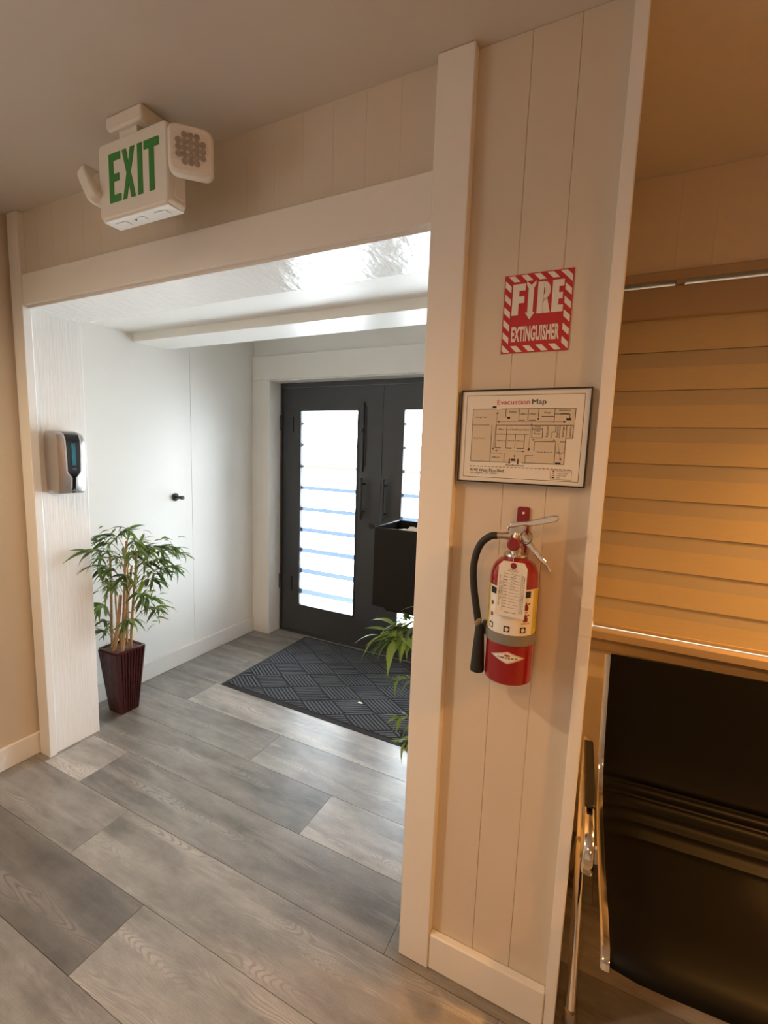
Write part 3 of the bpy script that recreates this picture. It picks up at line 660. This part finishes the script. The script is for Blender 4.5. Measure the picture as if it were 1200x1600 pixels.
def inset(wid, off, zs):
    bm = bmesh.new(); rows_ = []
    for z in zs:
        wl, wr = wid(z); rows_.append([bm.verts.new(p) for p in ((wl, front(z)+.004, z), (wl, front(z)-off, z), (wr, front(z)-off, z), (wr, front(z)+.004, z))])
    for a, b_ in zip(rows_, rows_[1:]):
        for i, j in ((0, 1), (1, 2), (2, 3)): bm.faces.new((a[i], a[j], b_[j], b_[i]))
    bm.faces.new(rows_[0]); bm.faces.new(rows_[-1]); bmesh.ops.recalc_face_normals(bm, faces=bm.faces); return bm
def wdt(z, e=0):
    h = .0075 if z < .072 else (.0075+(.027-.0075)*(z-.072)/.028 if z < .10 else .027+.004*(z-.10)/.18); return (-h-e, h+e)
zs = [.004, .03, .06, .072, .086, .10, .13, .16, .20, .225, .245, .257, .268, .276, .2815]
obj('pearl_surround', inset(lambda z: wdt(z, .006), .0015, zs), SILVERD, sd, smooth=True)
st_ = obj('black_strip', inset(wdt, .0030, zs), SMOKE, sd, smooth=True)
obj('level_window', inset(lambda z: (-.0085, .0085), .0038, [.130, .16, .20, .228]), TEAL, st_, smooth=True)
obj('brand_print', flat([rect(-.010, .010, .114, .116), rect(-.008, .008, .108, .1095)], -.1012), BAND, st_)
obj('sensor_dot', flat([disc(0, .020, .0015)], front(.02)-.0034), PAPER, st_)
obj('screw_hole', flat([disc(-.030, .030, .0016)], front(.030)-.0012), INK, sd)

# ================================================================== WALL HOOK (door stop peg)
hk = thing('wall_peg', 'black round door-stop peg on the white vestibule wall above the bamboo plant', 'door stop', (-2.574, 2.101, 1.165))
obj('rose', lathe([(0, 0), (.0255, 0), (.0265, .004), (.022, .010), (.0, .011)], 28, 'x'), BLACK, hk, smooth=True)
obj('post', lathe([(0, .008), (.0125, .010), (.0105, .030), (.0110, .058), (0, .059)], 20, 'x'), BLACK, hk, smooth=True)
obj('bumper', lathe([(0, .057), (.0125, .058), (.0130, .070), (.0105, .076), (0, .077)], 20, 'x'), RUBBER, hk, smooth=True)

# ================================================================== POTTED BAMBOO
def leaf_mesh(name, length, wid, droop, m):
    bm = bmesh.new(); n = 6; rows_ = []
    for k in range(n+1):
        t = k/n; h = wid*math.sin(PI*min(1, t*1.0)**.75)*(1-t*.25) if 0 < t < 1 else 0.0006
        x_ = length*(t-.18*droop*t*t); z_ = -droop*length*.55*t*t
        rows_.append([bm.verts.new((x_, -h/2, z_+abs(h)*.18)), bm.verts.new((x_, 0, z_)), bm.verts.new((x_, h/2, z_+abs(h)*.18))])
    for a, b_ in zip(rows_, rows_[1:]):
        bm.faces.new((a[0], b_[0], b_[1], a[1])); bm.faces.new((a[1], b_[1], b_[2], a[2]))
    me = bpy.data.meshes.new(name); bm.to_mesh(me); bm.free(); me.materials.append(m)
    for p in me.polygons: p.use_smooth = True
    return me
LM = [leaf_mesh('leaf', l, wd, d, LEAF) for l, wd, d in ((.105, .019, .5), (.125, .020, .8), (.090, .017, .3), (.11, .020, 1.1))]
LM2 = [leaf_mesh('leaf', l, wd, d, LEAF2) for l, wd, d in ((.105, .024, .6), (.12, .026, .9), (.09, .022, .4), (.11, .025, 1.2))]
def bamboo(label, loc, sprays, canes, seed, meshes, extra=0, nleaf=(9, 10)):
    rnd = random.Random(seed)
    t = thing('potted_bamboo', label, 'potted plant', loc, 0, 'potted bamboo plants in the vestibule')
    H = .378; b0, t0 = .053, .083
    def sq(h, z): return [(-h, -h, z), (h, -h, z), (h, h, z), (-h, h, z)]
    bm = bmesh.new(); rings = [[bm.verts.new(p) for p in sq(*a)] for a in ((b0, 0), (t0, H), (t0-.010, H), (t0-.016, H-.03))]
    for a, b_ in zip(rings, rings[1:]):
        for k in range(4): bm.faces.new((a[k], a[(k+1) % 4], b_[(k+1) % 4], b_[k]))
    bm.faces.new(list(reversed(rings[0]))); bm.faces.new(rings[-1])
    pot = obj('pot', bm, POT, t, bevel=.004); 
    # reeded faces: one slim rib per reed
    ribme = {}
    for side in range(4):
        for k in range(9):
            f = (k-4)/4.6
            bm = tube([(f*b0, -b0-.0005, .008), (f*t0, -t0-.0005, H-.012)], [.0042, .0068], 6)
            rb = obj('reed', bm, POT, pot, smooth=True); rb.rotation_euler = (0, 0, side*PI/2)
    bm = bmesh.new(); n = 12; hs_ = t0-.012
    g_ = [[bm.verts.new((-hs_+2*hs_*i/n, -hs_+2*hs_*j/n, H-.016+rnd.uniform(0, .010))) for j in range(n+1)] for i in range(n+1)]
    for i in range(n):
        for j in range(n): bm.faces.new((g_[i][j], g_[i+1][j], g_[i+1][j+1], g_[i][j+1]))
    obj('soil', bm, SOIL, t, smooth=True)
    L0 = Vector(loc); tops = []; fill = bmesh.new()
    def put_leaf(par, pos, rot_, s):
        me = rnd.choice(meshes); mx_ = Matrix.LocRotScale(pos, Euler(rot_), Vector((s, s, s)))
        for v in me.vertices:
            g = mx_ @ v.co + L0
            if (g.x < -2.295 and g.y < 1.385) or g.x < -2.570 or (g.x > -.465 and g.y < 1.385) or g.x > -.42: return
        if par:
            o = bpy.data.objects.new('leaf', me); COL.objects.link(o); o.parent = par; o.location = pos; o.rotation_euler = rot_; o.scale = (s, s, s)
        else:
            n0 = len(fill.verts); fill.from_mesh(me); fill.verts.ensure_lookup_table()
            for v in fill.verts[n0:]: v.co = mx_ @ v.co
    for (bx, by, tx, ty, tz, rr) in canes:
        p0, p1 = Vector((bx, by, H-.02)), Vector((tx, ty, tz)); n = 14; pts, rad = [], []
        for k in range(n*3+1):
            u = k/(n*3); p = p0.lerp(p1, u)+Vector((math.sin(u*5+bx*90)*.004, math.cos(u*4+by*70)*.004, 0)); pts.append(p)
            rad.append(rr*(1.16 if k % 7 == 0 else 1)*(1-.25*u))
        obj('cane', tube(pts, rad, 10), CANE, t, smooth=True); tops.append((p0, p1))
    for (sx, sy, sz, big) in sprays:
        c = Vector((sx, sy, sz))-L0
        # start on the closest cane, somewhat below
        best = min(tops, key=lambda ab: (ab[0].lerp(ab[1], .6)-c).length)
        ax = best[1]-best[0]; u = max(.08, min(.97, (c.z-.10-best[0].z)/max(ax.z, .01))); a = best[0]+ax*u
        mid = a.lerp(c, .55)+Vector((0, 0, .035)); path = smooth_path([a, mid, c], 5)
        brn = obj('branch', tube(path, [.0022*(1-.6*k/(len(path)-1)) for k in range(len(path))], 6), TWIG, t, smooth=True)
        out = (c-a); out.z *= .3; out = out.normalized() if out.length > 1e-4 else Vector((1, 0, 0)); ang0 = math.atan2(out.y, out.x)
        nl = rnd.randint(*nleaf)
        for k in range(nl):
            f = k/(nl-1); pos = path[-1-int((1-f)*5)] if k < nl-1 else path[-1]
            ang = ang0+(rnd.uniform(-1.35, 1.35) if k < nl-1 else 0); pitch = rnd.uniform(-.45, .55)
            put_leaf(brn, pos, (rnd.uniform(-.5, .5), pitch, ang), big*rnd.uniform(.75, 1.12))
        for k in range(extra):                              # fine leaves filling the spray
            pos = c+Vector((rnd.gauss(0, .030), rnd.gauss(0, .030), rnd.gauss(-.01, .030)))
            put_leaf(None, pos, (rnd.uniform(-.6, .6), rnd.uniform(-.5, .6), ang0+rnd.uniform(-2.2, 2.2)), big*rnd.uniform(.45, .85))
    if fill.faces: obj('fine_foliage', fill, meshes[0].materials[0], t)['kind'] = 'stuff'
    else: fill.free()
    return t
SPL = [(-2.336,1.6,1.038),(-2.353,1.52,1.013),(-2.406,1.48,.985),(-2.250,1.335,.978),(-2.409,1.5,.925),(-2.211,1.62,.961),(-2.146,1.66,.962),(-2.09,1.69,.956),(-2.165,1.66,.882),(-2.186,1.58,.877),(-2.10,1.69,.845),(-2.15,1.67,.818),(-2.393,1.52,.825),(-2.23,1.5,.819),(-2.168,1.62,.783),(-2.277,1.46,.78),(-2.135,1.58,.690),(-2.12,1.6,.630),(-2.158,1.55,.718),(-2.44,1.5,.623),(-2.465,1.52,.462),(-2.20,1.5,.585),(-2.425,1.5,.537),(-2.389,1.65,.901),(-2.428,1.6,.876),(-2.427,1.5,.841),(-2.189,1.55,.998),(-2.30,1.66,.94),(-2.26,1.56,.93)]
PLANT_L = (-2.385, 1.572, 0)
CN = [(.0, -.01, .085, .0, .985, .0085), (.05, .02, .15, .0, .935, .0075), (-.04, -.03, -.075, 0, .895, .0075), (.03, -.02, .11, .0, .855, .007), (-.055, .03, -.08, .02, .73, .006), (.0, -.045, .035, -.02, .68, .011), (.055, -.03, .10, -.02, .80, .007), (-.02, .05, -.02, .06, .85, .006)]
bamboo('bamboo plant in a reeded oxblood pot behind the white jamb, under the dispenser', PLANT_L, [(*p, 1.0) for p in SPL], CN, 3, LM+[LM2[0]], 12)
SPR = [(-.675,1.5,.865,1.0),(-.705,1.45,.835,1.1),(-.66,1.43,.835,1.1),(-.70,1.49,.845,1.0),(-.650,1.5,.66,.8),(-.645,1.5,.51,.75),(-.625,1.52,.40,.7),(-.66,1.55,.87,1.0),(-.53,1.50,.95,1),(-.50,1.66,.98,1),(-.56,1.70,.80,1),(-.50,1.52,.72,1),(-.51,1.73,.66,1)]
PLANT_R = (-.512, 1.62, 0)
bamboo('bamboo plant almost hidden behind the pillar, bright green leaves hanging over the mat', PLANT_R, SPR, [(a, b_, c*.3, d, e, f) for a, b_, c, d, e, f in CN], 11, LM2+[LM[0]])

# ================================================================== FLOOR MAT
fm = thing('floor_mat', 'dark grey ribbed entrance mat with rubber edge in front of the doors', 'door mat', (-1.365, 2.487, 0), math.radians(-.4))
HX, HY = .755, .452
bm = bmesh.new(); rings = []
for h_, z in ((0, .0005), (0, .002), (-.022, .007), (-.026, .005)):
    rings.append([bm.verts.new(p) for p in ((-HX-h_, -HY-h_, z), (HX+h_, -HY-h_, z), (HX+h_, HY+h_, z), (-HX-h_, HY+h_, z))])
for a, b_ in zip(rings, rings[1:]):
    for k in range(4): bm.faces.new((a[k], a[(k+1) % 4], b_[(k+1) % 4], b_[k]))
bm.faces.new(list(reversed(rings[0]))); bm.faces.new(rings[-1]); bmesh.ops.recalc_face_normals(bm, faces=bm.faces)
bm.normal_update()
obj('rubber_base', bm, MATB, fm)
A_, B_ = Vector((.1525, .0953)), Vector((.1525, -.0953)); lx, ly = HX-.028, HY-.028
def mat_tile(i, j):
    o0 = Vector((-.80, .02))+A_*i+B_*j; bm = bmesh.new(); n = 8; u, v = (A_, B_) if (i+j) % 2 else (B_, A_)
    for k in range(n):
        f0, f1 = (k+.22)/n, (k+.80)/n
        q_ = [o0+u*.03+v*f0, o0+u*.97+v*f0, o0+u*.97+v*f1, o0+u*.03+v*f1]
        c_ = clip([tuple(p) for p in q_], -lx, lx, -ly, ly)
        if not c_: continue
        ctr = Vector((sum(p[0] for p in c_)/len(c_), sum(p[1] for p in c_)/len(c_)))
        lo = [bm.verts.new((p[0], p[1], .005)) for p in c_]; hi = [bm.verts.new((*(ctr+(Vector(p)-ctr)*.97), .0105)) for p in c_]
        bm.faces.new(hi)
        for a in range(len(c_)): bm.faces.new((lo[a], lo[(a+1) % len(c_)], hi[(a+1) % len(c_)], hi[a]))
    if not bm.faces: bm.free(); return
    bmesh.ops.recalc_face_normals(bm, faces=bm.faces)
    obj('rib_tile', bm, MATC, fm)
for i in range(-6, 16):
    for j in range(-6, 16): mat_tile(i, j)
sp = obj('paper_scrap', prism([(-.016, -.006), (.010, -.009), (.017, .002), (.004, .008), (-.012, .005)], .0108, .0128, 'xy'), PAPER); sp.location = (-1.233, 2.278, 0)
tag(sp, 'tiny white paper scrap lying on the ribbed mat', 'paper scrap')

# ================================================================== BLACK BOX ON A STAND
bxs = thing('drop_box', 'open-topped black metal box on a stand in front of the right door leaf', 'box', (-.77, 2.15, 0))
x0, x1, y0, y1, z0, z1 = -.262, .245, -.150, .150, .735, 1.135
obj('body', B((x0, x1, y0, y0+.004, z0, z1), (x0, x1, y1-.004, y1, z0, z1), (x0, x0+.004, y0+.004, y1-.004, z0, z1), (x1-.004, x1, y0+.004, y1-.004, z0, z1), (x0+.004, x1-.004, y0+.004, y1-.004, z0, z0+.004)), BLACKM, bxs, bevel=.0012)
obj('rim', B((x0-.002, x1+.002, y0-.002, y0+.002, z1-.001, z1+.002), (x0-.002, x0+.002, y0+.002, y1, z1-.001, z1+.002), (x0-.002, x1+.002, y1-.002, y1+.002, z1-.001, z1+.002)), BLACK, bxs, bevel=.0008)
obj('underside', prism(rrect(x0+.04, x1-.05, y0+.03, y1-.03, .03), z0-.030, z0, 'xy'), BLACKM, bxs, bevel=.012, bseg=3)
obj('pole', lathe([(0, .02), (.022, .02), (.022, z0-.03), (0, z0-.03)], 20), BLACK, bxs, smooth=True)
obj('base', lathe([(0, 0.011), (.13, .011), (.13, .016), (.12, .022), (.03, .028), (0, .028)], 36), BLACK, bxs, smooth=True)
bag = bmesh.new(); random.seed(2); cols = []
for k in range(9):
    a = k/8; cols.append([bag.verts.new((x0+.12+.12*a+random.uniform(-.004, .004), y0+.008+.006*j+random.uniform(0, .004), z1-.05+.024*j+(.028*a if j == 2 else 0)+random.uniform(-.006, .006))) for j in range(3)])
for a, b_ in zip(cols, cols[1:]):
    for j in range(2): bag.faces.new((a[j], b_[j], b_[j+1], a[j+1]))
bo = obj('plastic_liner', bag, PAPER, bxs, smooth=True); md = bo.modifiers.new('thick', 'SOLIDIFY'); md.thickness = .001

# ================================================================== WINDOW BLIND
bl = thing('window_blind', 'beige banded roller blind covering the window in the alcove', 'window blind', (.95, 1.90, .876))
X0, X1 = -.984, .985
obj('cassette', prism(rrect(-.036, .020, 1.110, 1.212, .008, 3), X0, X1, 'yz'), VAL, bl, bevel=.001)
SE = [1.986, 1.877, 1.748, 1.621, 1.494, 1.368, 1.244, 1.116, .990, .888]
for k, (a, b_) in enumerate(zip(SE, SE[1:])):
    a, b_ = a-.876, b_-.876; m_ = a-(a-b_)*.40
    # solid strip hangs a little behind; satin strip tips outwards at the bottom
    if k > 0: obj('solid_band', prism([(-.0105, a), (-.0085, a), (-.0105, m_-.004), (-.0125, m_-.004)], X0, X1, 'yz'), BLINDA, bl)
    else: m_ = a+.004
    obj('satin_band', prism([(-.0125, m_), (-.0105, m_), (-.0130, b_+.0012), (-.0150, b_+.0012)], X0, X1, 'yz'), BLINDB, bl)
obj('backing_fabric', B(X0, X1, -.006, -.004, .014, 1.12), BLINDA, bl)
obj('bottom_rail', prism(rrect(-.020, -.002, -.001, .013, .003, 3), X0+.018, X1-.018, 'yz'), VAL, bl)
obj('bracket', B(-.815, -.790, -.038, .010, 1.2125, 1.2285), VAL, bl)

# ================================================================== BENCH
bn = thing('waiting_bench', 'black leather waiting-room bench with chrome frame beside the pillar', 'bench', (.06, 1.40, 0), math.radians(3.2))
# side profile (y, z) of the shell centre line
PR = [(.330, .835), (.312, .78), (.285, .70), (.250, .61), (.215, .535), (.175, .475), (.115, .440), (.03, .422), (-.08, .414), (-.20, .413), (-.285, .416), (-.340, .411), (-.364, .400), (-.372, .386)]
def shell(x0, x1, th0=.020, th1=.020):
    p = smooth_path([(0, a, b_) for a, b_ in PR], 12); n = len(p); top, bot = [], []
    for i, v in enumerate(p):
        d = (p[min(i+1, n-1)]-p[max(i-1, 0)]).normalized(); nn = Vector((0, d.z, -d.y))   # towards the sitter
        if nn.z < 0 and i > n*.5 and i < n*.9: nn = -nn
        u = i/(n-1); rib = 0
        if .36 < u < .58: rib = -.011*(.5-.5*math.cos((u-.36)/.22*2*PI*5))**1.5
        top.append(v+nn*(th0+rib)); bot.append(v-nn*th1*.4)
    return top, bot
def seat(x0, x1, idx):
    top, bot = shell(x0, x1); bm = bmesh.new(); nx = 10; g_ = []
    for k in range(nx+1):
        t = k/nx; xx = x0+(x1-x0)*t; edge = min(1, min(t, 1-t)*nx*.9)
        g_.append([bm.verts.new((xx, v.y*1.0+(w_.y-v.y)*(1-edge)*.8, v.z+(w_.z-v.z)*(1-edge)*.8)) for v, w_ in zip(top, bot)]+[bm.verts.new((xx, v.y, v.z)) for v in reversed(bot)])
    m_ = len(g_[0])
    for a, b_ in zip(g_, g_[1:]):
        for i in range(m_): bm.faces.new((a[i], a[(i+1) % m_], b_[(i+1) % m_], b_[i]))
    bm.faces.new(g_[0]); bm.faces.new(list(reversed(g_[-1]))); bmesh.ops.recalc_face_normals(bm, faces=bm.faces)
    s = obj('seat_shell', bm, LEATHER, bn, smooth=True)
    for xx in (x0-.010, x1+.010):
        path = smooth_path([(xx, a, b_-.004) for a, b_ in PR], 5)
        obj('side_bar', tube(path, 0, 12, flat=(.0105, .013)), CHROME, s, smooth=True)
for i in range(2): seat(.010+i*.60, .545+i*.60, i)
obj('beam', B(-.05, 1.22, -.02, .06, .315, .375), CHROME, bn, bevel=.006)
for xa in (-.048, 1.20):
    arm = smooth_path([(xa, .03, .345), (xa, .12, .40), (xa, .185, .50), (xa, .165, .585), (xa, .07, .608), (xa, -.10, .605), (xa, -.23, .592), (xa, -.278, .560), (xa, -.272, .520)], 7)
    obj('armrest', tube(arm, 0, 14, flat=(.013, .018)), CHROME, bn, smooth=True)
    obj('arm_pad', B(xa-.013, xa+.013, -.20, .10, .622, .632), BLACK, bn, bevel=.004)
    lg = smooth_path([(xa, -.212, .022), (xa, -.13, .15), (xa, -.02, .30), (xa, .02, .335), (xa, .08, .30), (xa, .17, .15), (xa, .24, .022)], 6)
    l_ = obj('leg', tube(lg, .0135, 14), CHROME, bn, smooth=True)
    for yy in (-.212, .24): obj('foot', lathe([(0, 0), (.016, 0), (.019, .008), (.017, .030), (.0135, .040), (0, .041)], 18, cx=xa, cy=yy), STEEL, l_, smooth=True)
